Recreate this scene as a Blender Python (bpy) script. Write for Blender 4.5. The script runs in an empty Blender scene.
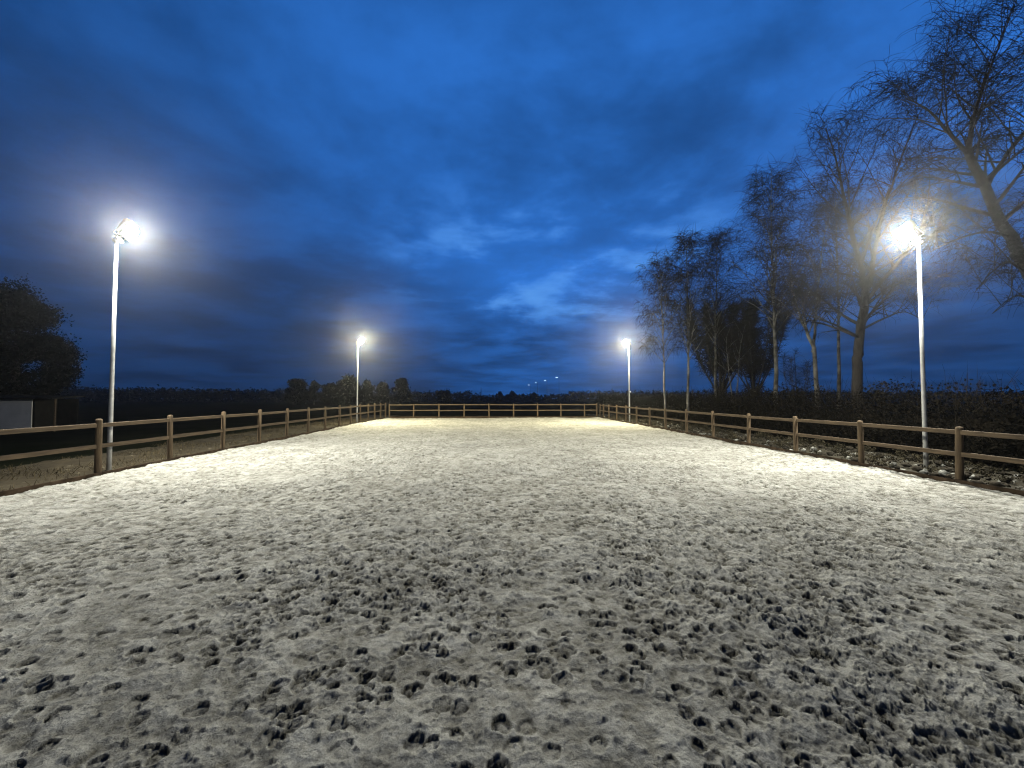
import bpy, bmesh, math, random
import numpy as np
from mathutils import Vector, Matrix
R = math.radians
sc = bpy.context.scene
COL = sc.collection
rng = random.Random(7)
nrng = np.random.RandomState(11)

# ------------------------------------------------------------------ helpers
def tag(o, label=None, cat=None, group=None, kind=None):
    if label: o['label'] = label
    if cat: o['category'] = cat
    if group: o['group'] = group
    if kind: o['kind'] = kind
    return o

def empty(name, loc, rz=0.0):
    o = bpy.data.objects.new(name, None)
    o.empty_display_size = 0.3
    COL.objects.link(o)
    o.location = loc
    o.rotation_euler = (0, 0, rz)
    return o

class MB:
    """collects tubes, boxes and leaf faces for ONE mesh"""
    def __init__(s):
        s.v = []; s.f = []
    def box(s, c, d, rot=None, bev=0.0):
        bm = bmesh.new()
        bmesh.ops.create_cube(bm, size=1.0)
        for v in bm.verts:
            v.co = Vector((v.co.x * d[0], v.co.y * d[1], v.co.z * d[2]))
        if bev:
            bmesh.ops.bevel(bm, geom=bm.edges[:], offset=bev, segments=2, affect='EDGES', profile=0.6)
        M = (rot.to_4x4() if rot else Matrix.Identity(4))
        n = len(s.v)
        bm.verts.index_update()
        for v in bm.verts:
            p = M @ v.co
            s.v.append((p.x + c[0], p.y + c[1], p.z + c[2]))
        for f in bm.faces:
            s.f.append([n + v.index for v in f.verts])
        bm.free()
        return s
    def tube(s, pts, rad, sides=6, cap=True, jitter=0.0):
        n0 = len(s.v)
        m = len(pts)
        pts = [Vector(p) for p in pts]
        up = None
        for i, p in enumerate(pts):
            t = pts[min(i + 1, m - 1)] - pts[max(i - 1, 0)]
            if t.length < 1e-9: t = Vector((0, 0, 1))
            t.normalize()
            if up is None:
                a = Vector((1, 0, 0)) if abs(t.x) < 0.8 else Vector((0, 1, 0))
                up = (a - t * a.dot(t)).normalized()
            else:
                up = (up - t * up.dot(t))
                up = up.normalized() if up.length > 1e-6 else t.orthogonal().normalized()
            b = t.cross(up)
            for k in range(sides):
                a = 2 * math.pi * k / sides
                r = rad[i] * (1 + (rng.uniform(-jitter, jitter) if jitter else 0))
                q = p + up * (r * math.cos(a)) + b * (r * math.sin(a))
                s.v.append((q.x, q.y, q.z))
        for i in range(m - 1):
            for k in range(sides):
                k2 = (k + 1) % sides
                s.f.append((n0 + i * sides + k, n0 + i * sides + k2, n0 + (i + 1) * sides + k2, n0 + (i + 1) * sides + k))
        if cap:
            s.f.append([n0 + k for k in range(sides)][::-1])
            s.f.append([n0 + (m - 1) * sides + k for k in range(sides)])
        return s
    def quad(s, c, u, w):
        n = len(s.v)
        for a, b in ((-1, -1), (1, -1), (1, 1), (-1, 1)):
            s.v.append((c[0] + a * u[0] + b * w[0], c[1] + a * u[1] + b * w[1], c[2] + a * u[2] + b * w[2]))
        s.f.append((n, n + 1, n + 2, n + 3))
    def build(s, name, mat, parent=None, smooth=False):
        me = bpy.data.meshes.new(name)
        me.from_pydata(s.v, [], s.f)
        me.materials.append(mat)
        if smooth:
            me.polygons.foreach_set('use_smooth', [True] * len(me.polygons))
        me.update()
        o = bpy.data.objects.new(name, me)
        COL.objects.link(o)
        if parent: o.parent = parent
        return o

def grid_mesh(name, X, Y, Z, mat, attr=None):
    """mesh from 2-D arrays"""
    ny, nx = X.shape
    co = np.stack([X, Y, Z], -1).reshape(-1, 3).astype(np.float32)
    i = np.arange(ny * nx).reshape(ny, nx)
    q = np.stack([i[:-1, :-1], i[:-1, 1:], i[1:, 1:], i[1:, :-1]], -1).reshape(-1, 4)
    me = bpy.data.meshes.new(name)
    me.vertices.add(len(co)); me.vertices.foreach_set('co', co.ravel())
    me.loops.add(q.size); me.loops.foreach_set('vertex_index', q.ravel().astype(np.int32))
    me.polygons.add(len(q))
    me.polygons.foreach_set('loop_start', (np.arange(len(q)) * 4).astype(np.int32))
    me.polygons.foreach_set('loop_total', np.full(len(q), 4, np.int32))
    me.update(calc_edges=True)
    me.polygons.foreach_set('use_smooth', np.ones(len(q), bool))
    if attr is not None:
        a = me.attributes.new('damp_shade', 'FLOAT', 'POINT')
        a.data.foreach_set('value', attr.ravel().astype(np.float32))
    me.materials.append(mat)
    o = bpy.data.objects.new(name, me)
    COL.objects.link(o)
    return o

def quads_mesh(name, C, U, W, mat, parent=None):
    """many separate leaf faces at once (numpy)"""
    n = len(C)
    co = np.stack([C - U - W, C + U - W * .3, C + U * .3 + W, C - U * .8 + W * .7], 1).reshape(-1, 3).astype(np.float32)
    me = bpy.data.meshes.new(name)
    me.vertices.add(n * 4); me.vertices.foreach_set('co', co.ravel())
    me.loops.add(n * 4); me.loops.foreach_set('vertex_index', np.arange(n * 4, dtype=np.int32))
    me.polygons.add(n)
    me.polygons.foreach_set('loop_start', (np.arange(n) * 4).astype(np.int32))
    me.polygons.foreach_set('loop_total', np.full(n, 4, np.int32))
    me.update(calc_edges=True)
    me.materials.append(mat)
    o = bpy.data.objects.new(name, me)
    COL.objects.link(o)
    if parent: o.parent = parent
    return o

_T = nrng.rand(512, 512)
def vnoise(x, y, fr, ox=0.0):
    x = x * fr + ox * 17.3 + 1000; y = y * fr + ox * 7.7 + 1000
    xi = np.floor(x).astype(int); yi = np.floor(y).astype(int)
    fx = x - xi; fy = y - yi
    fx = fx * fx * (3 - 2 * fx); fy = fy * fy * (3 - 2 * fy)
    a = _T[yi % 512, xi % 512]; b = _T[yi % 512, (xi + 1) % 512]
    c = _T[(yi + 1) % 512, xi % 512]; d = _T[(yi + 1) % 512, (xi + 1) % 512]
    return (a * (1 - fx) + b * fx) * (1 - fy) + (c * (1 - fx) + d * fx) * fy - 0.5
def fbm(x, y, fr, oct=4, ox=0.0, gain=0.5):
    s = 0; a = 1.0
    for k in range(oct):
        s = s + a * vnoise(x, y, fr, ox + k * 3.1)
        fr *= 2.03; a *= gain
    return s

# ------------------------------------------------------------------ materials
def mat(name):
    m = bpy.data.materials.new(name); m.use_nodes = True
    nt = m.node_tree
    return m, nt, nt.nodes['Principled BSDF']
def N(nt, t, **kw):
    n = nt.nodes.new(t)
    for k, v in kw.items(): setattr(n, k, v)
    return n
def noise_mat(name, c1, c2, scale, rough=0.8, bump=0.0, bscale=None, coords='Object', stretch=(1, 1, 1), spec=0.3, detail=6, lo=0.35, hi=0.65, rnd=0.0, metal=0.0):
    m, nt, b = mat(name)
    L = nt.links.new
    tc = N(nt, 'ShaderNodeTexCoord'); mp = N(nt, 'ShaderNodeMapping')
    mp.inputs['Scale'].default_value = stretch
    src = tc.outputs[coords]
    if rnd:
        oi = N(nt, 'ShaderNodeObjectInfo'); mu = N(nt, 'ShaderNodeMath', operation='MULTIPLY')
        mu.inputs[1].default_value = 37.0
        L(oi.outputs['Random'], mu.inputs[0])
        va = N(nt, 'ShaderNodeVectorMath', operation='ADD')
        L(src, va.inputs[0]); L(mu.outputs[0], va.inputs[1]); src = va.outputs[0]
    L(src, mp.inputs['Vector'])
    no = N(nt, 'ShaderNodeTexNoise'); no.inputs['Scale'].default_value = scale; no.inputs['Detail'].default_value = detail
    L(mp.outputs[0], no.inputs['Vector'])
    mr = N(nt, 'ShaderNodeMapRange'); mr.inputs['From Min'].default_value = lo; mr.inputs['From Max'].default_value = hi
    L(no.outputs['Fac'], mr.inputs['Value'])
    mx = N(nt, 'ShaderNodeMix', data_type='RGBA')
    mx.inputs['A'].default_value = (*c1, 1); mx.inputs['B'].default_value = (*c2, 1)
    L(mr.outputs[0], mx.inputs['Factor'])
    L(mx.outputs['Result'], b.inputs['Base Color'])
    b.inputs['Roughness'].default_value = rough
    b.inputs['Specular IOR Level'].default_value = spec
    b.inputs['Metallic'].default_value = metal
    if bump:
        n2 = N(nt, 'ShaderNodeTexNoise'); n2.inputs['Scale'].default_value = bscale or scale * 3; n2.inputs['Detail'].default_value = 5
        L(mp.outputs[0], n2.inputs['Vector'])
        bp = N(nt, 'ShaderNodeBump'); bp.inputs['Strength'].default_value = 0.8; bp.inputs['Distance'].default_value = bump
        L(n2.outputs['Fac'], bp.inputs['Height']); L(bp.outputs[0], b.inputs['Normal'])
    return m
def emit_mat(name, col, s):
    m, nt, b = mat(name)
    b.inputs['Base Color'].default_value = (*col, 1)
    b.inputs['Emission Color'].default_value = (*col, 1)
    b.inputs['Emission Strength'].default_value = s
    return m

LAMP_COL = (1.0, 0.975, 0.85)
M_LED = emit_mat('lit_led_glass', LAMP_COL, 5000.0)
M_LED_FAR = emit_mat('lit_warm_led_glass', (1.0, .91, .58), 5600.0)
M_WOOD = noise_mat('weathered_post_wood', (.043, .029, .016), (.092, .064, .036), 5, .82, .006, 22, stretch=(5, 5, .5), rnd=1)
M_RAIL = noise_mat('weathered_rail_wood', (.042, .029, .017), (.092, .065, .039), 5, .82, .005, 22, stretch=(5, .5, 5), rnd=1)
M_RAILX = noise_mat('weathered_cross_rail_wood', (.042, .029, .017), (.092, .065, .039), 5, .82, .005, 22, stretch=(.5, 5, 5), rnd=1)
M_BOARD = noise_mat('muddy_base_board', (.020, .014, .009), (.060, .042, .028), 6, .95, .01, 25, spec=.1)
M_POLE = noise_mat('galvanised_pole', (.27, .275, .28), (.36, .365, .37), 9, .5, .0008, 60, spec=.5, metal=.25)
M_HOUS = noise_mat('dark_lamp_housing', (.06, .065, .07), (.10, .105, .11), 20, .45, 0, spec=.5)
M_BRKT = noise_mat('steel_bracket', (.45, .46, .47), (.6, .61, .62), 20, .4, 0, metal=.4)
M_BIRCH = noise_mat('birch_bark', (.026, .024, .021), (.17, .165, .155), 1.5, .9, .015, 9, stretch=(1.4, 1.4, 1.5), lo=.40, hi=.68)
M_BARK = noise_mat('dark_bark', (.014, .012, .011), (.038, .033, .029), 4, .9, .02, 14, stretch=(2.5, 2.5, .6))
M_TWIG = noise_mat('winter_twigs', (.007, .006, .005), (.018, .015, .012), .8, .9, 0, spec=.0)
M_HEDGE = noise_mat('winter_hedge', (.003, .003, .0025), (.009, .0075, .0055), 1.3, .95, 0, spec=.0)
M_EVER = noise_mat('dark_foliage', (.0015, .002, .002), (.005, .006, .005), 1.2, .95, 0, spec=.0)
M_FARLEAF = noise_mat('far_foliage', (.003, .004, .004), (.007, .008, .007), .2, .95, 0, spec=.0)
M_FIELD = noise_mat('night_field', (.005, .007, .004), (.012, .013, .008), .35, .97, .03, 6, spec=.0)
M_GRASS = noise_mat('winter_grass_blades', (.020, .017, .009), (.070, .055, .030), 2.0, .9, 0, spec=.1)
M_CLOD = noise_mat('soil_clods', (.010, .009, .007), (.032, .027, .02), 8, .95, .01, 30, spec=.1)
M_WEED = noise_mat('withered_weeds', (.014, .013, .009), (.05, .043, .028), 3, .95, 0, spec=0)
M_STONE = noise_mat('frosted_stones', (.04, .04, .036), (.20, .20, .185), 6, .9, .01, 30, lo=.45, hi=.6)
M_WALL = noise_mat('pale_shed_boards', (.36, .365, .37), (.44, .445, .45), 1.4, .7, .004, 8)
M_DARK = noise_mat('dark_shed_timber', (.008, .008, .008), (.016, .015, .014), 3, .95, .004, 12, spec=0)
M_ROOF = noise_mat('dark_roof_sheet', (.010, .010, .011), (.018, .018, .019), 2, .95, .004, 10, spec=0)
M_FARLAMP = emit_mat('far_lamp_glass', (.72, .86, 1.0), 2.2)
M_FARWARM = emit_mat('far_yard_lamp_glass', (1.0, .95, .88), 5.0)

def sand_material():
    m, nt, b = mat('frosted_riding_sand'); L = nt.links.new
    tc = N(nt, 'ShaderNodeTexCoord')
    n1 = N(nt, 'ShaderNodeTexNoise'); n1.inputs['Scale'].default_value = .55; n1.inputs['Detail'].default_value = 7; n1.inputs['Roughness'].default_value = .62
    n2 = N(nt, 'ShaderNodeTexNoise'); n2.inputs['Scale'].default_value = 9; n2.inputs['Detail'].default_value = 8; n2.inputs['Roughness'].default_value = .65
    n3 = N(nt, 'ShaderNodeTexNoise'); n3.inputs['Scale'].default_value = 95; n3.inputs['Detail'].default_value = 5; n3.inputs['Roughness'].default_value = .7
    for n in (n1, n2, n3): L(tc.outputs['Object'], n.inputs['Vector'])
    at = N(nt, 'ShaderNodeAttribute'); at.attribute_name = 'damp_shade'
    # dry frosted sand <-> freshly turned damp sand, print shade painted in
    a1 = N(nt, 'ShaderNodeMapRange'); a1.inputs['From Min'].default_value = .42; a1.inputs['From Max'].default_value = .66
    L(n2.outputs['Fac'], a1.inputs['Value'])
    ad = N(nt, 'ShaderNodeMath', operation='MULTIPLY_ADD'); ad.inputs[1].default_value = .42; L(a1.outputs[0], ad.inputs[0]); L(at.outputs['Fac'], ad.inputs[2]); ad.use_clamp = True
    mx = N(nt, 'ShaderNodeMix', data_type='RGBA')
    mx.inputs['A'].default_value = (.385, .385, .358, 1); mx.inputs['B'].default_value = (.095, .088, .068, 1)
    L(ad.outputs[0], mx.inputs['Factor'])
    a2 = N(nt, 'ShaderNodeMapRange'); a2.inputs['From Min'].default_value = .3; a2.inputs['From Max'].default_value = .7
    a2.inputs['To Min'].default_value = .80; a2.inputs['To Max'].default_value = 1.16
    L(n1.outputs['Fac'], a2.inputs['Value'])
    a3 = N(nt, 'ShaderNodeMapRange'); a3.inputs['From Min'].default_value = .3; a3.inputs['From Max'].default_value = .7
    a3.inputs['To Min'].default_value = .72; a3.inputs['To Max'].default_value = 1.22
    L(n3.outputs['Fac'], a3.inputs['Value'])
    mm = N(nt, 'ShaderNodeMath', operation='MULTIPLY'); L(a2.outputs[0], mm.inputs[0]); L(a3.outputs[0], mm.inputs[1])
    vm = N(nt, 'ShaderNodeVectorMath', operation='SCALE'); L(mx.outputs['Result'], vm.inputs[0]); L(mm.outputs[0], vm.inputs['Scale'])
    L(vm.outputs[0], b.inputs['Base Color'])
    b.inputs['Roughness'].default_value = .92; b.inputs['Specular IOR Level'].default_value = .15
    b1 = N(nt, 'ShaderNodeBump'); b1.inputs['Strength'].default_value = 1.0; b1.inputs['Distance'].default_value = .020
    b2 = N(nt, 'ShaderNodeBump'); b2.inputs['Strength'].default_value = .9; b2.inputs['Distance'].default_value = .055
    n4 = N(nt, 'ShaderNodeTexNoise'); n4.inputs['Scale'].default_value = 14; n4.inputs['Detail'].default_value = 4
    L(tc.outputs['Object'], n4.inputs['Vector'])
    L(n3.outputs['Fac'], b1.inputs['Height']); L(n4.outputs['Fac'], b2.inputs['Height']); L(b2.outputs[0], b1.inputs['Normal'])
    L(b1.outputs[0], b.inputs['Normal'])
    return m
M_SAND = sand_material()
def verge_material(name, dark, mid, frost, amt):
    m, nt, b = mat(name); L = nt.links.new
    tc = N(nt, 'ShaderNodeTexCoord')
    n1 = N(nt, 'ShaderNodeTexNoise'); n1.inputs['Scale'].default_value = 2.2; n1.inputs['Detail'].default_value = 8
    n2 = N(nt, 'ShaderNodeTexNoise'); n2.inputs['Scale'].default_value = 2.6; n2.inputs['Detail'].default_value = 9; n2.inputs['Roughness'].default_value = .65
    for n in (n1, n2): L(tc.outputs['Object'], n.inputs['Vector'])
    mx = N(nt, 'ShaderNodeMix', data_type='RGBA'); mx.inputs['A'].default_value = (*dark, 1); mx.inputs['B'].default_value = (*mid, 1)
    L(n1.outputs['Fac'], mx.inputs['Factor'])
    mr = N(nt, 'ShaderNodeMapRange'); mr.inputs['From Min'].default_value = .62 - amt; mr.inputs['From Max'].default_value = .70 - amt
    L(n2.outputs['Fac'], mr.inputs['Value'])
    m2 = N(nt, 'ShaderNodeMix', data_type='RGBA'); L(mx.outputs['Result'], m2.inputs['A']); m2.inputs['B'].default_value = (*frost, 1)
    L(mr.outputs[0], m2.inputs['Factor'])
    L(m2.outputs['Result'], b.inputs['Base Color']); b.inputs['Roughness'].default_value = .95; b.inputs['Specular IOR Level'].default_value = .1
    bp = N(nt, 'ShaderNodeBump'); bp.inputs['Distance'].default_value = .03; L(n2.outputs['Fac'], bp.inputs['Height']); L(bp.outputs[0], b.inputs['Normal'])
    return m
M_VERGE_R = verge_material('frosty_turned_soil', (.02, .018, .014), (.035, .031, .022), (.20, .20, .185), .065)
M_VERGE_L = verge_material('rough_winter_grass', (.014, .012, .008), (.050, .040, .024), (.13, .115, .085), .02)

# ------------------------------------------------------------------ camera
CAM_H = 1.9
YAW, PITCH, FOC = R(3.358), R(1.90), 392.0
Fw = Vector((math.sin(YAW) * math.cos(PITCH), math.cos(YAW) * math.cos(PITCH), math.sin(PITCH)))
Rt = Vector((math.cos(YAW), -math.sin(YAW), 0)); Up = Rt.cross(Fw)
cam = bpy.data.cameras.new('camera'); co = bpy.data.objects.new('camera', cam); COL.objects.link(co)
co.location = (0, 0, CAM_H)
co.rotation_euler = (R(90) + PITCH, 0, -YAW)
cam.sensor_width = 36; cam.lens = FOC * 36 / 1024; cam.clip_start = .05; cam.clip_end = 3000
sc.camera = co
def at(px, py, Y):
    """point of the place seen at a picture position, Y metres ahead"""
    d = Fw * FOC + Rt * (px - 512) + Up * (384 - py)
    t = Y / d.y
    return Vector((d.x * t, Y, CAM_H + d.z * t))

XL, XR, YF, YN = -9.2, 10.12, 35.6, -4.5

# ------------------------------------------------------------------ sand (one sheet with real hoof prints)
def build_sand():
    ys = [YN]
    while ys[-1] < YF - .03:
        y = ys[-1]
        if y < 1.2: d = .045
        else: d = min(.050, max(.0072, .0034 * y))
        ys.append(y + d)
    ys[-1] = YF - .03
    ys = np.array(ys); NX = 2100
    s = np.linspace(-1, 1, NX)
    X = np.zeros((len(ys), NX)); xl, xr = XL + .10, XR - .10
    for j, y in enumerate(ys):
        w = min(9.0, 1.7 + 1.43 * max(y, 0))
        k = .86
        a = np.abs(s)
        half = np.where(a < k, a / k * w, 0)
        lim = np.where(s < 0, -xl, xr)
        w2 = np.minimum(w, lim - .05)
        half = np.where(a < k, a / k * w2, w2 + (a - k) / (1 - k) * (lim - w2))
        X[j] = np.sign(s) * half
    Y = np.repeat(ys[:, None], NX, 1)
    rough = np.clip(fbm(X, Y, .55, 4, 2.0) * 1.6 + .5, 0, 1)          # how trodden
    Z0 = fbm(X, Y, .25, 3, 5.0) * .06 + fbm(X, Y, 1.4, 3, 9.0) * .022
    Z = np.zeros_like(Z0) - .012
    Z += (.6 + .6 * rough) * np.abs(fbm(X, Y, 3.1, 3, 13.0, .55)) * .055 - .012
    Z += (.36 + .40 * rough) * (np.abs(fbm(X, Y, 7.5, 4, 1.0, .62)) * .040 + fbm(X, Y, 26, 3, 4.0, .7) * .019)
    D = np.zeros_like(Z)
    n = 46000
    px = nrng.uniform(xl, xr, n); py = nrng.uniform(YN, YF, n)
    keep = nrng.rand(n) < np.clip(fbm(px, py, .9, 4, 2.0) * 2.2 + .75, .35, 1)
    px = px[keep]; py = py[keep]
    head = nrng.choice([0, .25, -.3, .5, -.6, math.pi], len(px)) + nrng.normal(0, .45, len(px))
    rad = nrng.uniform(.038, .060, len(px)); dep = .009 + .018 * nrng.rand(len(px))
    for i in range(len(px)):
        R0 = rad[i] * 2.6
        j0, j1 = np.searchsorted(ys, (py[i] - R0, py[i] + R0))
        if j1 - j0 < 2: continue
        row = X[(j0 + j1) // 2]
        k0, k1 = np.searchsorted(row, (px[i] - R0, px[i] + R0))
        if k1 - k0 < 2: continue
        dx = X[j0:j1, k0:k1] - px[i]; dy = Y[j0:j1, k0:k1] - py[i]
        c, sn = math.cos(head[i]), math.sin(head[i])
        u = dx * c - dy * sn; v = dx * sn + dy * c                        # v = toe direction
        rr = np.sqrt(u * u + (v * .88) ** 2) / rad[i]
        ang = np.arctan2(u, v)
        wob = 1 + .10 * np.sin(3 * ang + i) + .06 * np.sin(5 * ang + 2.1 * i)
        rr = rr / wob
        toe = .62 + .38 * np.clip(v / rad[i], -1, 1)                      # deeper at the toe
        dish = np.clip((1.0 - rr) / .10, 0, 1); dish = dish * dish * (3 - 2 * dish)
        frog = np.exp(-((u / (.35 * rad[i])) ** 2 + ((v + .25 * rad[i]) / (.6 * rad[i])) ** 2)) * .55
        rim = np.exp(-((rr - 1.22) / .22) ** 2) * (.35 + .65 * np.clip(-v / rad[i], -.3, 1))
        Z[j0:j1, k0:k1] += dep[i] * (-dish * toe * (1 - frog) + .30 * rim)
        D[j0:j1, k0:k1] = np.maximum(D[j0:j1, k0:k1] * .8, np.clip(dish * (1 - dish) * 3.2 + dish * np.clip(toe - .7, 0, 1) * 1.2, 0, 1) * np.clip(dep[i] / .026, 0, 1) * .65)  # darker print walls and toes: damp sand plus crescent shade painted in
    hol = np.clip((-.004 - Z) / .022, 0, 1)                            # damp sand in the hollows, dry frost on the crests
    # crumbs thrown up round the prints
    m = 52000
    cx = nrng.uniform(-7, 8, m); cy = 1.2 + 11 * nrng.rand(m) ** 1.6
    kp = nrng.rand(m) < np.clip(fbm(cx, cy, .55, 4, 2.0) * 2.4 + .5, .08, 1); cx = cx[kp]; cy = cy[kp]
    for i in range(len(cx)):
        r = nrng.uniform(.007, .024)
        j0, j1 = np.searchsorted(ys, (cy[i] - r, cy[i] + r))
        if j1 <= j0: continue
        row = X[j0]; k0, k1 = np.searchsorted(row, (cx[i] - r, cx[i] + r))
        if k1 <= k0: continue
        d2 = ((X[j0:j1, k0:k1] - cx[i]) ** 2 + (Y[j0:j1, k0:k1] - cy[i]) ** 2) / (r * r)
        Z[j0:j1, k0:k1] += np.sqrt(np.clip(1 - d2, 0, 1)) * r * .75
    Z = Z + Z0 + .012
    # sand banked a little along the boards
    e = np.minimum(X - xl, xr - X)
    Z += .05 * np.exp(-(e / .45) ** 2) + fbm(X, Y, .9, 3, 8.0) * .05 * np.exp(-(e / .6) ** 2)
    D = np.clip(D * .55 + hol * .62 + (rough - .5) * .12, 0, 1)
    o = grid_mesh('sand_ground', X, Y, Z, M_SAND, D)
    tag(o, kind='structure')
build_sand()

# ------------------------------------------------------------------ field and verges
xs = np.concatenate([np.linspace(-390, -40, 36), np.linspace(-38, 38, 60), np.linspace(40, 390, 36)])
ysf = np.concatenate([np.linspace(-60, -10, 8), np.linspace(-8, 60, 60), np.linspace(64, 390, 50)])
GX, GY = np.meshgrid(xs, ysf)
GZ = -.14 + fbm(GX, GY, .05, 3, 1.0) * .10 * np.clip((np.abs(GX) - 11) / 10 + np.clip((GY - 40) / 10, 0, 5), 0, 1)
tag(grid_mesh('field_ground', GX, GY, GZ, M_FIELD), kind='structure')

def verge(name, x0, x1, y0, y1, step, m, amp, fr, seed):
    X, Y = np.meshgrid(np.arange(x0, x1, step), np.arange(y0, y1, step * 1.3))
    Z = .0 + np.abs(fbm(X, Y, fr, 4, seed)) * amp + fbm(X, Y, .5, 2, seed + 1) * .06
    edge = np.minimum.reduce([(X - x0), (x1 - X)])
    Z -= .16 * np.exp(-(np.clip(edge, 0, 9) / .25) ** 2) * 0 + 0
    outer = (X - x0) if x0 < 0 else (x1 - X)
    Z -= .17 * np.exp(-(outer / .35) ** 2)
    return tag(grid_mesh(name, X, Y, Z, m), kind='structure')
verge('right_verge_ground', XR + .10, XR + 3.4, -4.5, 42, .05, M_VERGE_R, .14, 2.6, 3)
verge('left_verge_ground', XL - 4.2, XL - .10, -4.5, 42, .06, M_VERGE_L, .09, 2.2, 6)
verge('far_verge_ground', XL - .1, XR + .1, YF + .10, 38.5, .10, M_VERGE_L, .06, 2.2, 9)

# grass tufts and clods (uncountable)
def grass(name, n, xr_, yr_, h0, h1, label):
    x = nrng.uniform(*xr_, n); y = nrng.uniform(*yr_, n)
    kp = fbm(x, y, .8, 3, 6.6) > -.12; x = x[kp]; y = y[kp]; n = len(x)
    h = nrng.uniform(h0, h1, n); a = nrng.uniform(0, 6.28, n)
    C = np.stack([x, y, h * .5 + .01], 1)
    U = np.stack([np.cos(a), np.sin(a), 0 * a], 1) * .006
    W = np.stack([nrng.normal(0, .35, n) * h, nrng.normal(0, .35, n) * h, h * .5], 1)
    o = quads_mesh(name, C, U, W, M_GRASS)
    return tag(o, label, 'grass', kind='stuff')
grass('rough_grass', 11000, (XL - 3.6, XL - .15), (3, 34), .05, .16, 'short rough winter grass growing outside the left fence')

def clods(name, n, x0, x1, y0, y1, m, r0, r1, label, cat):
    b = MB()
    for i in range(n):
        y = y0 + (y1 - y0) * rng.random() ** 1.5
        x = x0 + (x1 - x0) * rng.random() ** 1.3
        r = rng.uniform(r0, r1)
        bm = bmesh.new(); bmesh.ops.create_icosphere(bm, subdivisions=2, radius=1)
        sx, sy, sz = (r * rng.uniform(.7, 1.4) for _ in range(3)); k = len(b.v); an = rng.uniform(0, 6.28)
        bm.verts.index_update()
        for v in bm.verts:
            q = v.co * (1 + .35 * math.sin(3.1 * v.co.x + 5 * v.co.y + i) * math.sin(4.3 * v.co.z + 2.2 * i) + rng.uniform(-.16, .16))
            X_, Y_ = q.x * sx, q.y * sy
            b.v.append((x + X_ * math.cos(an) - Y_ * math.sin(an), y + X_ * math.sin(an) + Y_ * math.cos(an), .055 + sz * .4 + q.z * sz * .8))
        for f in bm.faces: b.f.append([k + v.index for v in f.verts])
        bm.free()
    return tag(b.build(name, m, smooth=True), label, cat, kind='stuff')
clods('soil_clods', 800, XR + .16, XR + 2.6, 4, 36, M_CLOD, .02, .085, 'dark lumps of turned soil lying in frost outside the right fence', 'soil')
clods('frosted_stones', 70, XR + .16, XR + 2.0, 4, 36, M_STONE, .03, .085, 'small frosted stones scattered among the soil lumps by the right fence', 'stones')

# ------------------------------------------------------------------ fences
def post_mesh(h, r=.066):
    b = MB()
    zs = [-.3, .02, .3, .7, h - .05, h - .018, h - .004, h]
    rs = [r * 1.04, r * 1.03, r, r * .985, r * .97, r * .86, r * .55, r * .12]
    b.tube([(0, 0, z) for z in zs], rs, 14, jitter=.012)
    return b
def fence(name, pts, ztop, zmid, hpost, label, along, inward):
    root = empty(name, (pts[0][0], pts[0][1], 0))
    tag(root, label, 'fence')
    base = Vector((pts[0][0], pts[0][1], 0))
    p0 = post_mesh(hpost).build('post', M_WOOD, root, smooth=True)
    for i, (x, y) in enumerate(pts):
        o = p0 if i == 0 else p0.copy()
        if i:
            COL.objects.link(o); o.parent = root
        o.location = Vector((x, y, rng.uniform(-.015, .02))) - base
        o.rotation_euler = (rng.uniform(-.022, .022), rng.uniform(-.022, .022), rng.uniform(0, 6.28))
    m = M_RAIL if along == 'y' else M_RAILX
    for i in range(len(pts) - 1):
        a, c = Vector((*pts[i], 0)) - base, Vector((*pts[i + 1], 0)) - base
        for z in (ztop - .05, zmid - .045):
            L = (c - a).length - .004
            dz = rng.uniform(-.012, .012)
            b = MB().box((0, 0, 0), (.048, L, .098), None, .014) if along == 'y' else MB().box((0, 0, 0), (L, .048, .098), None, .014)
            o = b.build('rail', m, root, smooth=False)
            o.location = (a + c) / 2 + Vector((0, 0, z + dz))
            tl = rng.uniform(-.007, .007)
            o.rotation_euler = (tl, 0, math.atan2(-(c - a).x, (c - a).y)) if along == 'y' else (0, tl, math.atan2((c - a).y, (c - a).x))
    # low kick board along the ground on the arena side
    b = MB()
    P = [Vector((*p, 0)) - base for p in pts]
    for i in range(len(P) - 1):
        a, c = P[i], P[i + 1]
        mid = (a + c) / 2 + Vector((inward[0] * .088, inward[1] * .088, .035 + rng.uniform(-.012, .012)))
        L = (c - a).length - .006
        b.box(mid, (.034, L, .20) if along == 'y' else (L, .034, .20), Matrix.Rotation(rng.uniform(-.004, .004), 3, 'X' if along == 'y' else 'Y'), .006)
    b.build('base_board', M_BOARD, root)
    return root
ly = [-4.4, -2.35, -.7, 1.35, 3.4, 5.45, 7.5, 9.86, 11.95, 14.2, 16.35, 18.5, 20.6, 22.7, 24.8, 26.8, 28.75, 30.6, 32.3, 34.0]
ry = [-4.4, -2.9, -.9, 1.2, 3.4, 5.65, 7.93, 10.15, 12.43, 14.8, 17.2, 19.6, 22.0, 24.2, 26.4, 28.5, 30.6, 32.6, 34.2]
fl = fence('timber_fence', [(XL, y) for y in ly] + [(XL, YF)], 1.28, .78, 1.385, 'long brown two rail timber fence along the left side of the sand', 'y', (1, 0))
fr_ = fence('timber_fence', [(XR, y) for y in ry] + [(XR, YF - .3)], 1.185, .71, 1.265, 'long brown two rail timber fence along the right side of the sand', 'y', (-1, 0))
fx = [XL + .0] + [-6.95 + 2.22 * k for k in range(7)] + [8.6]
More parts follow.
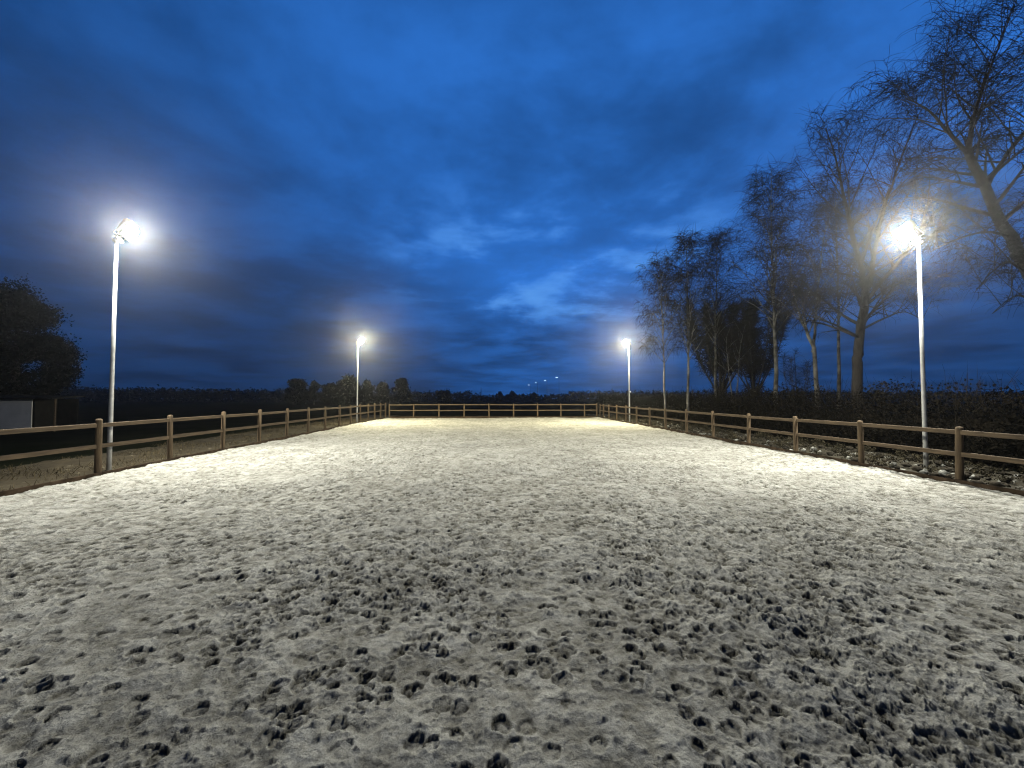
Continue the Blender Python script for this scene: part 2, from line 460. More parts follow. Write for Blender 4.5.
fence('timber_fence', [(x, YF + .16) for x in [-8.9, -6.77, -4.5, -2.24, 0.02, 2.25, 4.45, 6.6, 8.8, 9.95]], 1.25, .74, 1.30, 'two rail timber fence closing the far end of the sand, below the dark treeline', 'x', (0, -1))

# ------------------------------------------------------------------ floodlight poles
def floodlight(parent, loc, rz, tilt, led):
    """housing > led_panel, bracket"""
    b = MB()
    b.box((0, 0, 0), (.62, .075, .44), None, .018)
    for k in range(9):
        b.box((-.24 + .06 * k, -.062, 0), (.012, .055, .38), None, .003)     # cooling fins on the back
    b.box((0, .047, .207), (.62, .03, .024), None, .004)                  # rim
    b.box((0, .047, -.207), (.62, .03, .024), None, .004)
    b.box((-.298, .047, 0), (.024, .03, .384), None, .004)
    b.box((.298, .047, 0), (.024, .03, .384), None, .004)
    h = b.build('floodlight', M_HOUS, parent)
    h.location = loc
    h.rotation_euler = Matrix.Rotation(rz, 3, 'Z').to_euler()
    h.rotation_euler = (Matrix.Rotation(rz, 3, 'Z') @ Matrix.Rotation(-tilt, 3, 'X')).to_euler()
    pb = MB(); rings, seg = 7, 28
    for ir in range(rings + 1):
        th = math.pi / 2 * ir / rings
        for k in range(seg):
            a_ = 2 * math.pi * k / seg
            ca, sa = math.cos(a_), math.sin(a_)
            q = (abs(ca) ** 3.2 + abs(sa) ** 3.2) ** (-1 / 3.2)            # rounded square outline
            q = 1 + (q - 1) * math.cos(th)
            pb.v.append((.272 * q * ca * math.cos(th), .040 + .15 * math.sin(th), .192 * q * sa * math.cos(th)))
    for ir in range(rings):
        for k in range(seg):
            k2 = (k + 1) % seg
            pb.f.append((ir * seg + k, (ir + 1) * seg + k, (ir + 1) * seg + k2, ir * seg + k2))
    pb.build('led_panel', led, h, smooth=True)
    br = MB()
    br.tube([(-.328, 0, 0), (-.328, -.06, -.22), (-.31, -.065, -.262), (.31, -.065, -.262), (.328, -.06, -.22), (.328, 0, 0)], [.014] * 6, 6)
    br.tube([(0, -.065, -.262), (0, -.10, -.33)], [.02, .02], 8)
    br.build('bracket', M_BRKT, h)
    return h
def light_pole(x, y, h, side, label, aim_y, led=None):
    root = empty('floodlight_pole', (x, y, 0))
    tag(root, label, 'floodlight', 'floodlight poles at the sides of the sand')
    b = MB()
    b.tube([(0, 0, -.3), (0, 0, .9), (0, 0, 3), (0, 0, h)], [.051, .049, .043, .036], 24)
    b.build('pole', M_POLE, root, smooth=True)
    rz = math.atan2(-side * -1.0 * 1.0, 0)                                # faces across the sand
    dirv = Vector((-side, aim_y, 0)).normalized()
    rz = math.atan2(dirv.y, dirv.x) - math.pi / 2
    per = Vector((-dirv.y, dirv.x, 0))
    a = MB()
    a.box((0, 0, h + .03), (.14, .14, .06), Matrix.Rotation(rz, 3, 'Z'), .006)
    for dz in (0, .09):
        a.box((dirv.x * .05, dirv.y * .05, h + .075 + dz), (.34 if dz else .44, .05, .04), Matrix.Rotation(rz, 3, 'Z'), .006)
    a.build('cross_arm', M_BRKT, root)
    floodlight(root, dirv * .20 + Vector((0, 0, h + .36)), rz, R(25), led or M_LED)
    return root
light_pole(-9.72, 10.7, 5.95, -1, 'tall floodlight pole nearest on the left, outside the left fence by the rough grass', .48)
light_pole(-9.75, 29.7, 5.75, -1, 'distant floodlight pole at the far end of the left fence, before round far trees', -.22, M_LED_FAR)
light_pole(11.34, 9.6, 5.95, 1, 'tall floodlight pole nearest on the right, standing in frosty soil before the bare trees', .48)
light_pole(10.42, 28.6, 5.60, 1, 'distant floodlight pole at the far end of the right fence, left of the birches', -.22, M_LED_FAR)

# ------------------------------------------------------------------ bare trees
def lerp_path(pts, t):
    n = len(pts) - 1
    k = min(int(t * n), n - 1); f = t * n - k
    return pts[k].lerp(pts[k + 1], f), (pts[k + 1] - pts[k]).normalized()
def resample(ctrl, n, wob, rg):
    """smooth path through control points"""
    out = []
    m = len(ctrl) - 1
    for i in range(n + 1):
        t = i / n * m; k = min(int(t), m - 1); f = t - k
        p0 = ctrl[max(k - 1, 0)]; p1 = ctrl[k]; p2 = ctrl[k + 1]; p3 = ctrl[min(k + 2, m)]
        q = .5 * ((2 * p1) + (p2 - p0) * f + (2 * p0 - 5 * p1 + 4 * p2 - p3) * f * f + (3 * p1 - p0 - 3 * p2 + p3) * f ** 3)
        if 0 < i < n: q = q + Vector((rg.uniform(-wob, wob), rg.uniform(-wob, wob), 0))
        out.append(q)
    return out
def grow(start, d, L, n, droop, wig, rg, curl=0.0):
    p = start.copy(); d = d.normalized(); pts = [p.copy()]; st = L / n
    for i in range(n):
        d = d + Vector((rg.uniform(-wig, wig), rg.uniform(-wig, wig), rg.uniform(-wig, wig) + curl * (1 - i / n) - droop * (i + 1) / n))
        d.normalize(); p = p + d * st; pts.append(p.copy())
    return pts
def bare_tree(name, base, stems, label, cat='tree', seed=1, r0=.16, cb=.35, spread=2.6, nl=20, nsub=7, ntw=9, twl=.8, droop=.35, elev=(35, 62), bark=None, twr=.0075, group=None, up_curl=.10):
    rg = random.Random(seed)
    root = empty(name, base); tag(root, label, cat, group)
    tr = MB(); cr = MB()
    for si, (ctrl, ra, rb, cbf, share) in enumerate(stems):
        ctrl = [Vector(c) for c in ctrl]
        LL = sum((ctrl[i + 1] - ctrl[i]).length for i in range(len(ctrl) - 1))
        path = resample(ctrl, 16, min(r0 * .25, .055 * LL / 16), rg)
        rads = [ra + (rb - ra) * ((i / 16) ** .85) for i in range(17)]
        if si == 0: rads[0] *= 1.25; rads[1] *= 1.1
        tr.tube(path, rads, 9 if ra > .05 else 6, jitter=.05)
        H = sum((path[i + 1] - path[i]).length for i in range(16))
        n_l = max(3, int(nl * share)); az = rg.uniform(0, 6.28)
        for l in range(n_l):
            t = cbf + (1 - cbf) * ((l + rg.uniform(.1, .9)) / n_l)
            t = min(t, .985)
            p, tang = lerp_path(path, t)
            az += 2.4 + rg.uniform(-.5, .5)
            u = (t - cbf) / (1 - cbf)
            Ls = spread * (1.0 - .68 * u ** 1.4) * rg.uniform(.7, 1.2) * (.75 + .5 * min(1, u * 3 + .2))
            e = R(rg.uniform(*elev)) + u * .25
            d = Vector((math.cos(az) * math.cos(e), math.sin(az) * math.cos(e), math.sin(e)))
            lim = grow(p, d, Ls, 8, droop * .45, .10, rg, up_curl)
            rl = max(.014, (ra + (rb - ra) * t) * .50)
            tr.tube(lim, [rl + (.006 - rl) * (i / 8) ** .8 for i in range(9)], 5, cap=False)
            for s_ in range(nsub):
                ts = .22 + .78 * (s_ + rg.random()) / nsub
                q, tg = lerp_path(lim, min(ts, .999))
                rnd = Vector((rg.gauss(0, 1), rg.gauss(0, 1), rg.gauss(0, .6)))
                side = (rnd - tg * rnd.dot(tg)).normalized()
                d2 = (tg * .75 + side * .8).normalized()
                L2 = Ls * rg.uniform(.22, .45) * (1.15 - .5 * ts)
                sub = grow(q, d2, L2, 5, droop * .6, .14, rg, up_curl * .6)
                r2 = max(.0065, rl * .42 * (1 - .5 * ts))
                cr.tube(sub, [r2 + (.004 - r2) * i / 5 for i in range(6)], 4, cap=False)
                for w in range(ntw):
                    tw = .15 + .85 * (w + rg.random()) / ntw
                    q2, tg2 = lerp_path(sub, min(tw, .999))
                    rnd = Vector((rg.gauss(0, 1), rg.gauss(0, 1), rg.gauss(0, .7)))
                    d3 = (tg2 * .6 + rnd.normalized() * .9).normalized()
                    Lt = twl * rg.uniform(.4, 1.25)
                    twp = grow(q2, d3, Lt, 4, droop, .18, rg)
                    cr.tube(twp, [twr, twr * .9, twr * .75, twr * .6, twr * .35], 3, cap=False)
    tr.build('trunk', bark or M_BIRCH, root, smooth=True)
    cr.build('crown', M_TWIG, root)
    return root
def stem(h, lean=(0, 0), r=.15, tip=.012, cb=.35, bow=0.0, share=1.0):
    lx, ly_ = lean
    return ([(0, 0, -.2), (lx * .2 + bow, ly_ * .2, h * .33), (lx * .55 + bow * .8, ly_ * .55, h * .66), (lx, ly_, h)], r, tip, cb, share)
def gpos(px, Y):
    p = at(px, 390, Y); return (p.x, Y, -.1)
def top_h(py, Y, px=700):
    return at(px, py, Y).z
G = 'bare trees beyond the right fence'
bare_tree('birch_tree', gpos(665, 27.0), [stem(top_h(268, 27), (-.25, 0), .085, .01, .38)], 'slim birch at the left end of the row, close beside the far right floodlight', seed=3, r0=.09, spread=2.6, nl=40, nsub=8, ntw=10, twl=.8, droop=.55, group=G)
bare_tree('birch_tree', gpos(687, 27.5), [stem(top_h(246, 27.5), (.1, 0), .11, .01, .36, .1)], 'second birch from the left end of the row, taller than its slim neighbour', seed=4, r0=.10, spread=3.1, nl=44, nsub=8, ntw=10, twl=.8, droop=.45, twr=0.009, group=G)
bare_tree('birch_tree', gpos(716, 32), [stem(top_h(243, 32), (.35, 0), .13, .01, .42, -.1)], 'white trunked birch in front of the wide dark bushy tree', seed=5, r0=.12, spread=3.5, nl=42, nsub=8, ntw=10, twl=.85, droop=.4, twr=0.009, group=G)
tw = gpos(733.5, 29)
bare_tree('birch_tree', tw, [([(0, 0, -.2), (.0, 0, 1.2), (-.28, 0, 3.2), (-.45, 0, 5.2), (-.5, 0, 6.6)], .075, .008, .5, .5), ([(0, 0, .5), (.12, 0, 1.4), (.42, .1, 3.2), (.6, .1, 5.4), (.9, .1, 7.0)], .07, .008, .5, .5)], 'small pale birch with two thin white stems forming a V', seed=6, r0=.06, spread=1.8, nl=24, nsub=5, ntw=6, twl=.5, droop=.35, group=G)
DK = dict(bark=M_BARK, droop=.10, elev=(38, 70), up_curl=.16)
def vase(h, w, r, k, rg):
    out = [([(0, 0, -.2), (0, 0, h * .12), (.05, 0, h * .45), (.0, .1, h * .93)], r, .012, .32, 1.0 / (k + 1))]
    for i in range(k):
        a = 6.283 * i / k + rg.uniform(-.3, .3); q = w * rg.uniform(.75, 1.1)
        out.append(([(0, 0, h * .17), (math.cos(a) * q * .30, math.sin(a) * q * .30, h * .29), (math.cos(a) * q * .8, math.sin(a) * q * .8, h * .55), (math.cos(a) * q, math.sin(a) * q, h * rg.uniform(.74, .95))], r * .45, .01, .34, 1.0 / (k + 1)))
    return out
bare_tree('bushy_tree', gpos(720, 37), vase(top_h(294, 37), 3.0, .26, 9, random.Random(2)), 'wide dark bushy tree with dense fan of upright branches, left one of the bushy pair', seed=21, r0=.1, spread=1.9, nl=210, nsub=8, ntw=9, twl=.62, twr=0.014, group=G, **DK)
bare_tree('bushy_tree', gpos(754, 35), vase(top_h(292, 35), 2.6, .20, 8, random.Random(5)), 'dense dark bushy tree right of the double stemmed birch', seed=22, r0=.1, spread=1.7, nl=190, nsub=8, ntw=9, twl=.6, twr=0.014, group=G, **DK)
bare_tree('birch_tree', gpos(775, 23.6), [stem(top_h(192, 23.6), (.0, 0), .16, .012, .40, .08)], 'tall straight birch with full rounded crown standing above the bushy trees', seed=8, r0=.15, spread=4.3, nl=46, nsub=9, ntw=11, twl=.9, droop=.42, twr=0.0075, group=G, elev=(38, 66))
def P2(base, lst, Y, dy=0):
    b = Vector(base); out = []
    for k, (px, py) in enumerate(lst):
        yy = Y + dy * k / max(1, len(lst) - 1); out.append(at(px, py, yy) - b)
    return out
b5 = gpos(818, 20.5)
bare_tree('birch_tree', b5, [
    ([(0, 0, -.2)] + P2(b5, [(815, 358), (808, 335), (800, 315), (792, 285), (790, 250)], 20.5, -.5), .13, .012, .35, .5),
    (P2(b5, [(813, 352), (815, 325), (818, 290), (822, 250), (828, 215)], 20.5, .8), .085, .01, .2, .5)],
    'forked birch with leaning pale trunk between the tall birch and the thick trunked tree', seed=9, r0=.10, spread=2.9, nl=44, nsub=8, ntw=9, twl=.75, droop=.40, twr=0.007, group=G)
b6 = gpos(856, 18.3)
bare_tree('bare_tree', b6, [
    ([(0, 0, -.2)] + P2(b6, [(857, 372), (858, 350), (861, 326), (866, 296)], 18.3), .23, .17, .62, .12),
    (P2(b6, [(866, 298), (860, 262), (848, 215), (838, 170), (826, 128)], 18.3, -.8), .15, .014, .1, .26),
    (P2(b6, [(866, 297), (873, 262), (884, 212), (900, 160), (922, 108)], 18.3, .8), .14, .014, .1, .26),
    (P2(b6, [(864, 305), (884, 278), (908, 250), (925, 215), (930, 175)], 18.3, -1.6), .11, .012, .15, .2),
    (P2(b6, [(859, 338), (840, 327), (815, 318), (795, 313)], 18.3, -1.2), .075, .010, .3, .14),
    (P2(b6, [(861, 330), (885, 318), (905, 312), (925, 322)], 18.3, -1.4), .065, .010, .3, .14)],
    'thick trunked bare tree with spreading limbs just left of the near right floodlight', seed=10, r0=.2, spread=3.7, nl=88, nsub=9, ntw=9, twl=.8, droop=.2, elev=(20, 60), bark=M_BARK, twr=0.0065, group=G)
b7 = gpos(1052, 11.9)
bare_tree('bare_tree', b7, [
    ([(0, 0, -.2)] + P2(b7, [(1044, 320), (1024, 262), (998, 217), (980, 178), (968, 150)], 11.9), .21, .10, .55, .14),
    (P2(b7, [(968, 152), (974, 118), (984, 84), (998, 48), (1006, 22)], 11.9, -.6), .08, .010, .12, .24),
    (P2(b7, [(970, 155), (948, 132), (928, 110), (905, 98)], 11.9, .9), .075, .010, .12, .22),
    (P2(b7, [(985, 188), (1010, 150), (1040, 110), (1062, 70)], 11.9, -.7), .08, .010, .12, .2),
    (P2(b7, [(1010, 236), (985, 232), (955, 240), (930, 252)], 11.9, -.9), .055, .008, .15, .12),
    (P2(b7, [(1030, 280), (1010, 262), (992, 272), (975, 292)], 11.9, -1.0), .05, .008, .15, .10),
    (P2(b7, [(1040, 308), (1022, 296), (1008, 300), (992, 314)], 11.9, .7), .045, .008, .15, .08)],
    'big bare tree leaning in from the right edge of the photo, above the hedge', seed=11, r0=.18, spread=2.7, nl=80, nsub=9, ntw=9, twl=.75, droop=.32, elev=(15, 60), bark=M_BARK, twr=0.006, group=G)
bare_tree('birch_tree', gpos(838, 24), [stem(top_h(178, 24), (.2, 0), .13, .012, .42, .1)], 'birch half hidden behind the forked birch and the thick trunked tree', seed=14, r0=.12, spread=3.8, nl=38, nsub=8, ntw=8, twl=.85, droop=.4, twr=0.007, group=G)
bare_tree('bare_shrub', gpos(796, 26), vase(top_h(345, 26), .9, .07, 5, random.Random(8)), 'low bare shrub on the hedge between the tall birch and the forked birch', 'shrub', seed=24, r0=.05, spread=1.0, nl=30, nsub=6, ntw=6, twl=.5, twr=.006, **DK)

# ------------------------------------------------------------------ hedge on the right, low scrub
def leaf_mass(name, cents, rads, n, size, m, parent=None, rag=.16):
    """leaf faces spread through overlapping uneven lobes"""
    C = np.array(cents); Rr = np.array(rads)
    w = Rr[:, 0] * Rr[:, 1] * Rr[:, 2]; w = w / w.sum()
    idx = nrng.choice(len(C), n, p=w)
    d = nrng.normal(0, 1, (n, 3)); d /= np.linalg.norm(d, axis=1)[:, None]
    rr = nrng.rand(n) ** .38 * (1 + rag * nrng.normal(0, 1, n))
    P = C[idx] + d * Rr[idx] * rr[:, None]
    a = nrng.normal(0, 1, (n, 3)); a /= np.linalg.norm(a, axis=1)[:, None]
    b = np.cross(a, nrng.normal(0, 1, (n, 3))); b /= np.linalg.norm(b, axis=1)[:, None] + 1e-9
    s = size * nrng.uniform(.5, 1.3, n)[:, None]
    P[:, 2] = np.maximum(P[:, 2], -.08)
    return quads_mesh(name, P, a * s, b * s * .7, m, parent)
hr = empty('hedge', (15, 20, 0)); tag(hr, 'long dark overgrown hedge below the bare trees beyond the right fence', 'hedge')
cs, rs = [], []
y = -2.0
while y < 52:
    hgt = 2.35 + rng.uniform(-.35, .35) - max(0, y - 20) * .012
    x = 15.2 + rng.uniform(-.5, .5)
    cs.append((x - 15, y - 20, hgt * .46)); rs.append((1.3, .9, hgt * .52))
    cs.append((x - 15 - 1.0 + rng.uniform(-.3, .3), y - 20, .5)); rs.append((1.0, .9, .75))
    y += .55
leaf_mass('branches', cs, rs, 160000, .042, M_HEDGE, hr, .09)
core = MB()
core.box((.4, 5, .55), (1.5, 56, 1.3), None, .3)
core.build('inner_wood', M_HEDGE, hr)
tb = MB(); rg = random.Random(33)
for k in range(2200):
    y_ = rg.uniform(-22, 32); x_ = rg.uniform(-1.2, 1.2)
    p = grow(Vector((x_, y_, rg.uniform(.9, 1.9))), Vector((rg.gauss(0, .3), rg.gauss(0, .3), 1)), rg.uniform(.5, 1.25), 4, .08, .16, rg)
    tb.tube(p, [.007, .006, .005, .004, .002], 3, cap=False)
tb.build('twigs', M_TWIG, hr)

wc, wr_ = [], []
for k in range(420):
    y_ = 3.5 + 33 * rng.random() ** 1.4; x_ = XR + .22 + 2.8 * rng.random() ** .8; r_ = rng.uniform(.07, .21)
    wc.append((x_, y_, .05 + r_ * .5)); wr_.append((r_, r_, r_ * .75))
tag(leaf_mass('ground_weeds', wc, wr_, 26000, .022, M_WEED, None, .3), 'low dark clumps of withered weeds in the frosty strip outside the right fence', 'weeds', kind='stuff')

# ------------------------------------------------------------------ left: dark trees and shed
def leafy_tree(name, px, Y, h, w, label, m, nleaf, leaf, group=None, lobes=9, trunk_r=.2, low=.25, seed=1):
    rg = random.Random(seed)
    b = at(px, 390, Y); root = empty(name, (b.x, Y, -.1)); tag(root, label, 'tree', group)
    cs, rs = [], []
    for k in range(lobes):
        a = rg.uniform(0, 6.28); t = rg.random()
        z = h * (low + (.86 - low) * t); ww = w * .5 * (math.sin(math.pi * min(1, .18 + .72 * t)) ** .8)
        q = ww * rg.uniform(.1, .75)
        rad = w * rg.uniform(.15, .25)
        cs.append((math.cos(a) * q, math.sin(a) * q, z)); rs.append((rad, rad, rad * rg.uniform(.7, 1.0)))
    cs.append((0, 0, h * .87)); rs.append((w * .16, w * .16, h * .12))
    leaf_mass('crown', cs, rs, nleaf, leaf, m, root, .24)
    t = MB(); t.tube([(0, 0, -.2), (.05, 0, h * .3), (0, .05, h * .55), (.05, 0, h * .8)], [trunk_r, trunk_r * .8, trunk_r * .5, trunk_r * .15], 8)
    for k in range(6):
        a = rg.uniform(0, 6.28)
        t.tube(grow(Vector((0, 0, h * rg.uniform(.2, .5))), Vector((math.cos(a), math.sin(a), .9)), w * .38, 5, .0, .12, rg), [trunk_r * .4, trunk_r * .32, trunk_r * .25, trunk_r * .18, trunk_r * .1, .01], 5)
    t.build('trunk', M_BARK, root)
    return root
GL = 'dark trees behind the shed on the left'
leafy_tree('leafy_tree', 14, 34, top_h(288, 34) + 0, 7.0, 'big dark tree with rounded top rising behind the pale shed wall', M_EVER, 42000, .085, GL, 26, .3, .12, 1)
leafy_tree('leafy_tree', -32, 32, top_h(285, 32), 8.0, 'dark tree cut off by the left edge of the photo', M_EVER, 36000, .085, GL, 24, .3, .12, 2)
leafy_tree('leafy_tree', 46, 37, top_h(340, 37), 4.4, 'lower dark tree on the right flank of the big dark tree', M_EVER, 22000, .08, GL, 16, .2, .10, 3)

sp = at(15, 412, 24.5)
shed = empty('shed', (sp.x, sp.y, -.12), R(0)); tag(shed, 'low shed with pale boarded wall and dark open bay behind the left fence', 'shed')
wb = MB()
wl = at(-30, 412, 24.5).x - sp.x; wr = at(32, 412, 24.5).x - sp.x; rr_ = at(55, 412, 24.5).x - sp.x
for k in range(9):
    wb.box(((wl + wr) / 2, 0, .18 + .19 * k + .09), (wr - wl, .05, .187), None, .0015)
wb.build('wall', M_WALL, shed)
MB().box(((wl + rr_) / 2, 1.3, .95), (rr_ - wl, .06, 1.9), None, .01).build('back_wall', M_DARK, shed)
MB().box((rr_, .0, .95), (.07, .07, 1.9), None, .006).build('corner_post', M_RAIL, shed)
MB().box((wr + .06, .66, .95), (.06, 1.2, 1.9), None, .006).build('side_wall', M_DARK, shed)
MB().box(((wl + rr_) / 2, .62, 2.0), (rr_ - wl + .3, 1.9, .10), Matrix.Rotation(R(4), 3, 'X'), .02).build('roof', M_ROOF, shed)

# ------------------------------------------------------------------ distance: trees, woods, lamps
GF = 'round trees across the far field'
far = [(296, 105, 378.5, 22, 'round topped far tree standing alone left of the far tree clump'), (314, 107, 380.5, 11, 'narrow far tree between the lone round tree and the clump'),
       (331, 105, 383, 18, 'low far tree at the left end of the clump'), (348, 103, 377, 26, 'largest far tree, just left of the far left floodlight pole'),
       (367, 105, 379.5, 20, 'far tree just right of the far left floodlight pole'), (383, 108, 382, 17, 'loose far tree left of the dark round one'),
       (402, 105, 378, 20, 'dark round far tree at the right end of the clump')]
for k, (px, Y, py, w, lab) in enumerate(far):
    leafy_tree('far_tree', px, Y, top_h(py, Y, px) + .1, w * Y / 392 * 1.05, lab, M_FARLEAF, 6500, .26, GF, 18, .25, .14, 40 + k)
fb = [(500, 140, 391.5, 8, 'small dark tree on the horizon just left of a tiny white light'), (512, 145, 391.3, 11, 'dark bushy tree on the horizon between two tiny white lights'), (534, 140, 392.8, 8, 'small dark tree on the horizon right of the brightest tiny light'),
      (444, 120, 391.5, 20, 'wide low tree on the horizon right of the clump')]
for k, (px, Y, py, w, lab) in enumerate(fb):
    leafy_tree('far_tree', px, Y, top_h(py, Y, px) + .1, w * Y / 392, lab, M_FARLEAF, 3000, .30, 'small trees on the horizon', 10, .2, .1, 70 + k)
# the far-off wood: one continuous dark mass
cs, rs = [], []
for px in np.arange(-120, 1150, 2.2):
    Y = 165 + rng.uniform(-10, 10)
    py = 387.5 + (px - 80) * .012 if px < 290 else (391.5 if px < 470 else (394.6 if px < 570 else 391.2))
    py += rng.uniform(-1.3, 1.2)
    p = at(px, py, Y); h = p.z
    cs.append((p.x, Y, h * .5)); rs.append((1.7, 2.5, h * .52))
tag(leaf_mass('far_wood', cs, rs, 48000, .42, M_FARLEAF), 'far off dark wood along the horizon behind the field', 'wood', kind='stuff')

GS = 'street lamps in a row on the horizon'
labs = ['tallest and rightmost street lamp of the row glowing above the horizon', 'second tallest street lamp of the row on the horizon', 'third tallest street lamp of the row on the horizon', 'lowest and leftmost street lamp of the row on the horizon']
for k, (px, py) in enumerate([(559, 377.5), (547, 380.5), (537.5, 382.8), (530.3, 385)]):
    Y = 8.1 * 392 / (397 - py) * .92; p = at(px, py, Y)
    root = empty('street_lamp', (p.x, Y, -.1)); tag(root, labs[k], 'street lamp', GS)
    MB().tube([(0, 0, -.3), (0, 0, p.z * .5), (0, 0, p.z + .15)], [.09, .075, .055], 8).build('pole', M_HOUS, root)
    MB().tube([(0, 0, p.z + .12), (-.5, -.1, p.z + .25), (-.9, -.15, p.z + .24)], [.05, .045, .04], 6).build('arm', M_HOUS, root)
    MB().box((-.95, -.3, p.z + .10), (.80, .4, .18), None, .05).build('lamp_head', M_FARLAMP, root)
GY_ = 'tiny lights of far yards'
for px, py, Y, sz, lab in [(501, 397.4, 180, .42, 'tiny white yard light under the small dark horizon tree'), (528, 398.2, 178, .55, 'brightest tiny white yard light on the horizon right of the middle'),
                           (306, 395.6, 120, .30, 'tiny white yard light below the lone round far tree'), (410, 398.0, 120, .26, 'tiny white yard light below the dark round far tree'), (630.5, 391.8, 150, .36, 'tiny yard light just right of the far right floodlight pole')]:
    p = at(px, py, Y); root = empty('yard_lamp', (p.x, Y, -.1)); tag(root, lab, 'yard lamp', GY_)
    MB().tube([(0, 0, -.2), (0, 0, p.z + .1)], [.06, .05], 8).build('post', M_HOUS, root)
    l = MB(); l.tube([(0, 0, p.z + .1 - sz * .5), (0, 0, p.z + .1 - sz * .3), (0, 0, p.z + .1 + sz * .2), (0, 0, p.z + .1 + sz * .5)], [sz * .3, sz * .5, sz * .5, sz * .15], 10)
    l.build('lamp', M_FARWARM, root)
p = at(481, 387.5, 215); root = empty('radio_mast', (p.x, 215, -.1)); tag(root, 'thin dark mast sticking up above the horizon wood', 'mast')
m_ = MB()
for a in range(3):
    c_, s_ = math.cos(a * 2.094), math.sin(a * 2.094)
    m_.tube([(c_ * .5, s_ * .5, -.2), (c_ * .15, s_ * .15, p.z)], [.07, .05], 5)
    c2, s2 = math.cos(a * 2.094 + 2.094), math.sin(a * 2.094 + 2.094)
    for q in range(8):
        w0 = .5 - .35 * q / 8; w1 = .5 - .35 * (q + 1) / 8
        m_.tube([(c_ * w0, s_ * w0, p.z * q / 8), (c2 * w1, s2 * w1, p.z * (q + 1) / 8)], [.035, .035], 4)
m_.build('lattice', M_HOUS, root)
MB().tube([(0, 0, p.z - .1), (0, 0, p.z + .9)], [.05, .03], 5).build('aerial', M_HOUS, root)

# ------------------------------------------------------------------ mist added to give the floodlights a lens-like glow
hz = MB().box((0, 165, 14), (796, 464, 32.4))
hz_m = bpy.data.materials.new('added_glow_mist'); hz_m.use_nodes = True
nt = hz_m.node_tree; nt.nodes.remove(nt.nodes['Principled BSDF'])
pv = nt.nodes.new('ShaderNodeVolumePrincipled'); pv.inputs['Density'].default_value = .00056
pv.inputs['Color'].default_value = (.92, .95, 1, 1); pv.inputs['Anisotropy'].default_value = .90
nt.links.new(pv.outputs[0], nt.nodes['Material Output'].inputs['Volume'])
tag(hz.build('haze', hz_m), 'thin mist added to stand in for lens glow round the floodlights', 'mist', kind='stuff')

# ------------------------------------------------------------------ dusk sky
w = bpy.data.worlds.new('World'); sc.world = w; w.use_nodes = True
nt = w.node_tree; L = nt.links.new
bg = nt.nodes['Background']
SUN_EL, SUN_ROT = R(1.0), R(170)
sky = N(nt, 'ShaderNodeTexSky'); sky.sky_type = 'NISHITA'; sky.sun_disc = False
sky.sun_elevation = SUN_EL; sky.sun_rotation = SUN_ROT; sky.air_density = 1.0; sky.dust_density = .3; sky.ozone_density = 6.0
tc = N(nt, 'ShaderNodeTexCoord'); sx = N(nt, 'ShaderNodeSeparateXYZ'); L(tc.outputs['Generated'], sx.inputs[0])
def M(op, a, b=None, c=None, clamp=False):
    n = N(nt, 'ShaderNodeMath', operation=op); n.use_clamp = clamp
    for i, v in enumerate((a, b, c)):
        if v is None: continue
        if isinstance(v, (int, float)): n.inputs[i].default_value = v
        else: L(v, n.inputs[i])
    return n.outputs[0]
def MR(v, a, b, c=0.0, d=1.0, smooth=True):
    n = N(nt, 'ShaderNodeMapRange'); n.interpolation_type = 'SMOOTHSTEP' if smooth else 'LINEAR'
    L(v, n.inputs['Value']); n.inputs['From Min'].default_value = a; n.inputs['From Max'].default_value = b
    n.inputs['To Min'].default_value = c; n.inputs['To Max'].default_value = d
    return n.outputs[0]
zc = M('ADD', M('MAXIMUM', sx.outputs['Z'], 0.0), .11)
u = M('DIVIDE', sx.outputs['X'], zc); v = M('DIVIDE', sx.outputs['Y'], zc)
cb = N(nt, 'ShaderNodeCombineXYZ'); L(u, cb.inputs[0]); L(v, cb.inputs[1]); cb.inputs[2].default_value = 3.7
def cloud(scale, detail, rough, off, dist=.4, st=(1, 1, 1)):
    mp = N(nt, 'ShaderNodeMapping'); mp.inputs['Location'].default_value = off; mp.inputs['Scale'].default_value = st; L(cb.outputs[0], mp.inputs['Vector'])
    n = N(nt, 'ShaderNodeTexNoise'); n.inputs['Scale'].default_value = scale; n.inputs['Detail'].default_value = detail
    n.inputs['Roughness'].default_value = rough; n.inputs['Distortion'].default_value = dist
    L(mp.outputs[0], n.inputs['Vector']); return n.outputs['Fac']
big = cloud(.50, 4, .5, (2.1, .4, 0))
mid = cloud(1.35, 9, .56, (5.2, 1.7, 0), .25, (.95, 1.0, 1))
fine = cloud(3.6, 8, .58, (1.3, 8.7, 0), .2, (.95, 1.0, 1))
tex = M('ADD', M('MULTIPLY', mid, .7), M('MULTIPLY', fine, .3))
# a torn break in the deck, low ahead and a little to the right
bu = M('DIVIDE', M('SUBTRACT', u, .42), 1.0); bv = M('DIVIDE', M('SUBTRACT', v, 2.35), .95)
brk = MR(M('ADD', M('MULTIPLY', bu, bu), M('MULTIPLY', bv, bv)), 0.0, 1.5, 1.0, 0.0)
open_ = M('MULTIPLY', M('MULTIPLY', brk, MR(tex, .47, .64)), 1.0)
lum = M('ADD', MR(big, .3, .7, .85, 1.3), MR(tex, .36, .64, -.36, .36))
lum = M('ADD', lum, M('MULTIPLY', brk, .28))
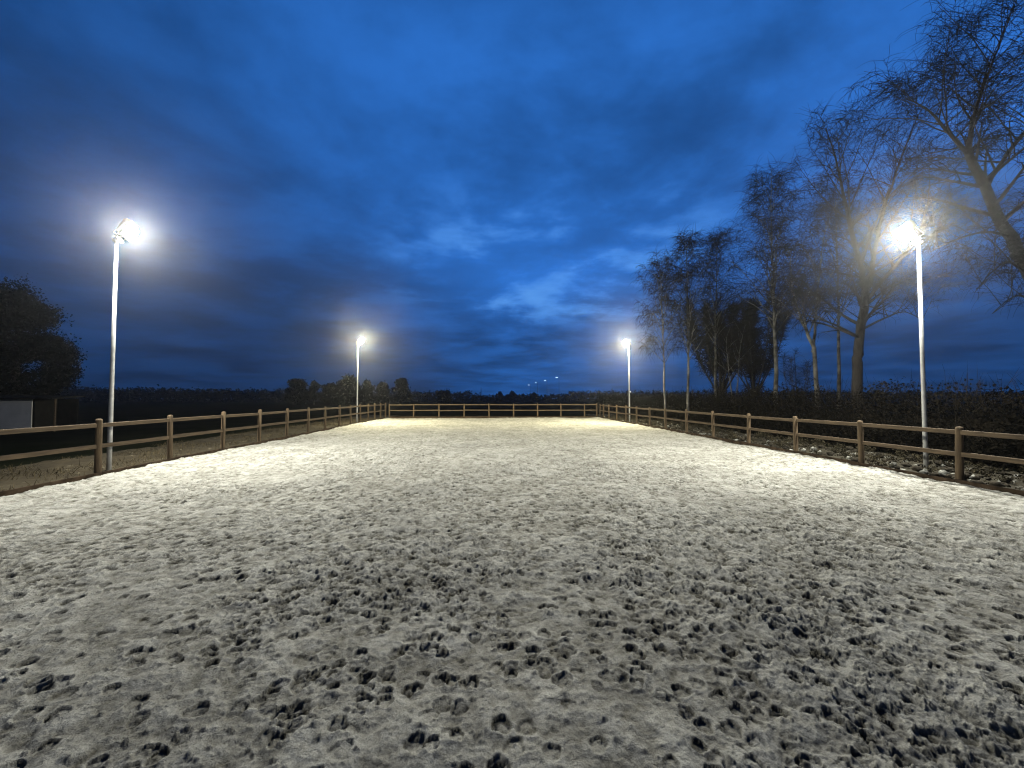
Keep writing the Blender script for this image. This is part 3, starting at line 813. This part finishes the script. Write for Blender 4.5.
# the deck is thinner ahead and to the right, heavier to the left
side = MR(u, -1.75, .35, .36, 1.0)
low = M('MULTIPLY', MR(sx.outputs['Z'], .0, .34, .60, 1.0), MR(u, 1.2, 4.5, 1.0, .55))
unseen_dim = M('MULTIPLY', MR(sx.outputs['Z'], .66, .86, 1.0, .16), MR(sx.outputs['Y'], -.25, .25, .22, 1.0))  # unseen sky overhead and behind dimmed to lessen blue fill on the sand
lum = M('MULTIPLY', M('MULTIPLY', M('MULTIPLY', lum, side), low), unseen_dim)
mx = N(nt, 'ShaderNodeMix', data_type='RGBA'); mx.blend_type = 'MULTIPLY'; mx.inputs['Factor'].default_value = 1.0
L(sky.outputs[0], mx.inputs['A']); mx.inputs['B'].default_value = (.22, .80, 1.30, 1)
deck = N(nt, 'ShaderNodeMix', data_type='RGBA'); deck.inputs['Factor'].default_value = .93
L(mx.outputs['Result'], deck.inputs['A']); deck.inputs['B'].default_value = (.19, 1.24, 4.5, 1)
v1 = N(nt, 'ShaderNodeVectorMath', operation='SCALE'); L(deck.outputs['Result'], v1.inputs[0]); L(lum, v1.inputs['Scale'])
ob = N(nt, 'ShaderNodeMix', data_type='RGBA'); L(open_, ob.inputs['Factor']); L(v1.outputs[0], ob.inputs['A']); ob.inputs['B'].default_value = (.95, 3.2, 8.2, 1)
L(ob.outputs['Result'], bg.inputs['Color'])
bg.inputs['Strength'].default_value = .10

sun = bpy.data.lights.new('dusk_glow', 'SUN'); sun.energy = .012; sun.angle = R(40); sun.color = (.6, .75, 1)
so = bpy.data.objects.new('dusk_glow', sun); COL.objects.link(so); so.rotation_euler = (R(60), 0, R(-170))

# ------------------------------------------------------------------ render settings
sc.view_settings.view_transform = 'Standard'; sc.view_settings.look = 'None'
sc.view_settings.exposure = 0; sc.view_settings.gamma = 1; sc.view_settings.use_curve_mapping = False
cy = sc.cycles
sc.render.engine = 'CYCLES'
cy.use_denoising = True
cy.max_bounces = 5; cy.diffuse_bounces = 3; cy.glossy_bounces = 2; cy.volume_bounces = 0; cy.transparent_max_bounces = 4
cy.sample_clamp_indirect = 3.0
cy.use_light_tree = True
cy.filter_width = 1.15
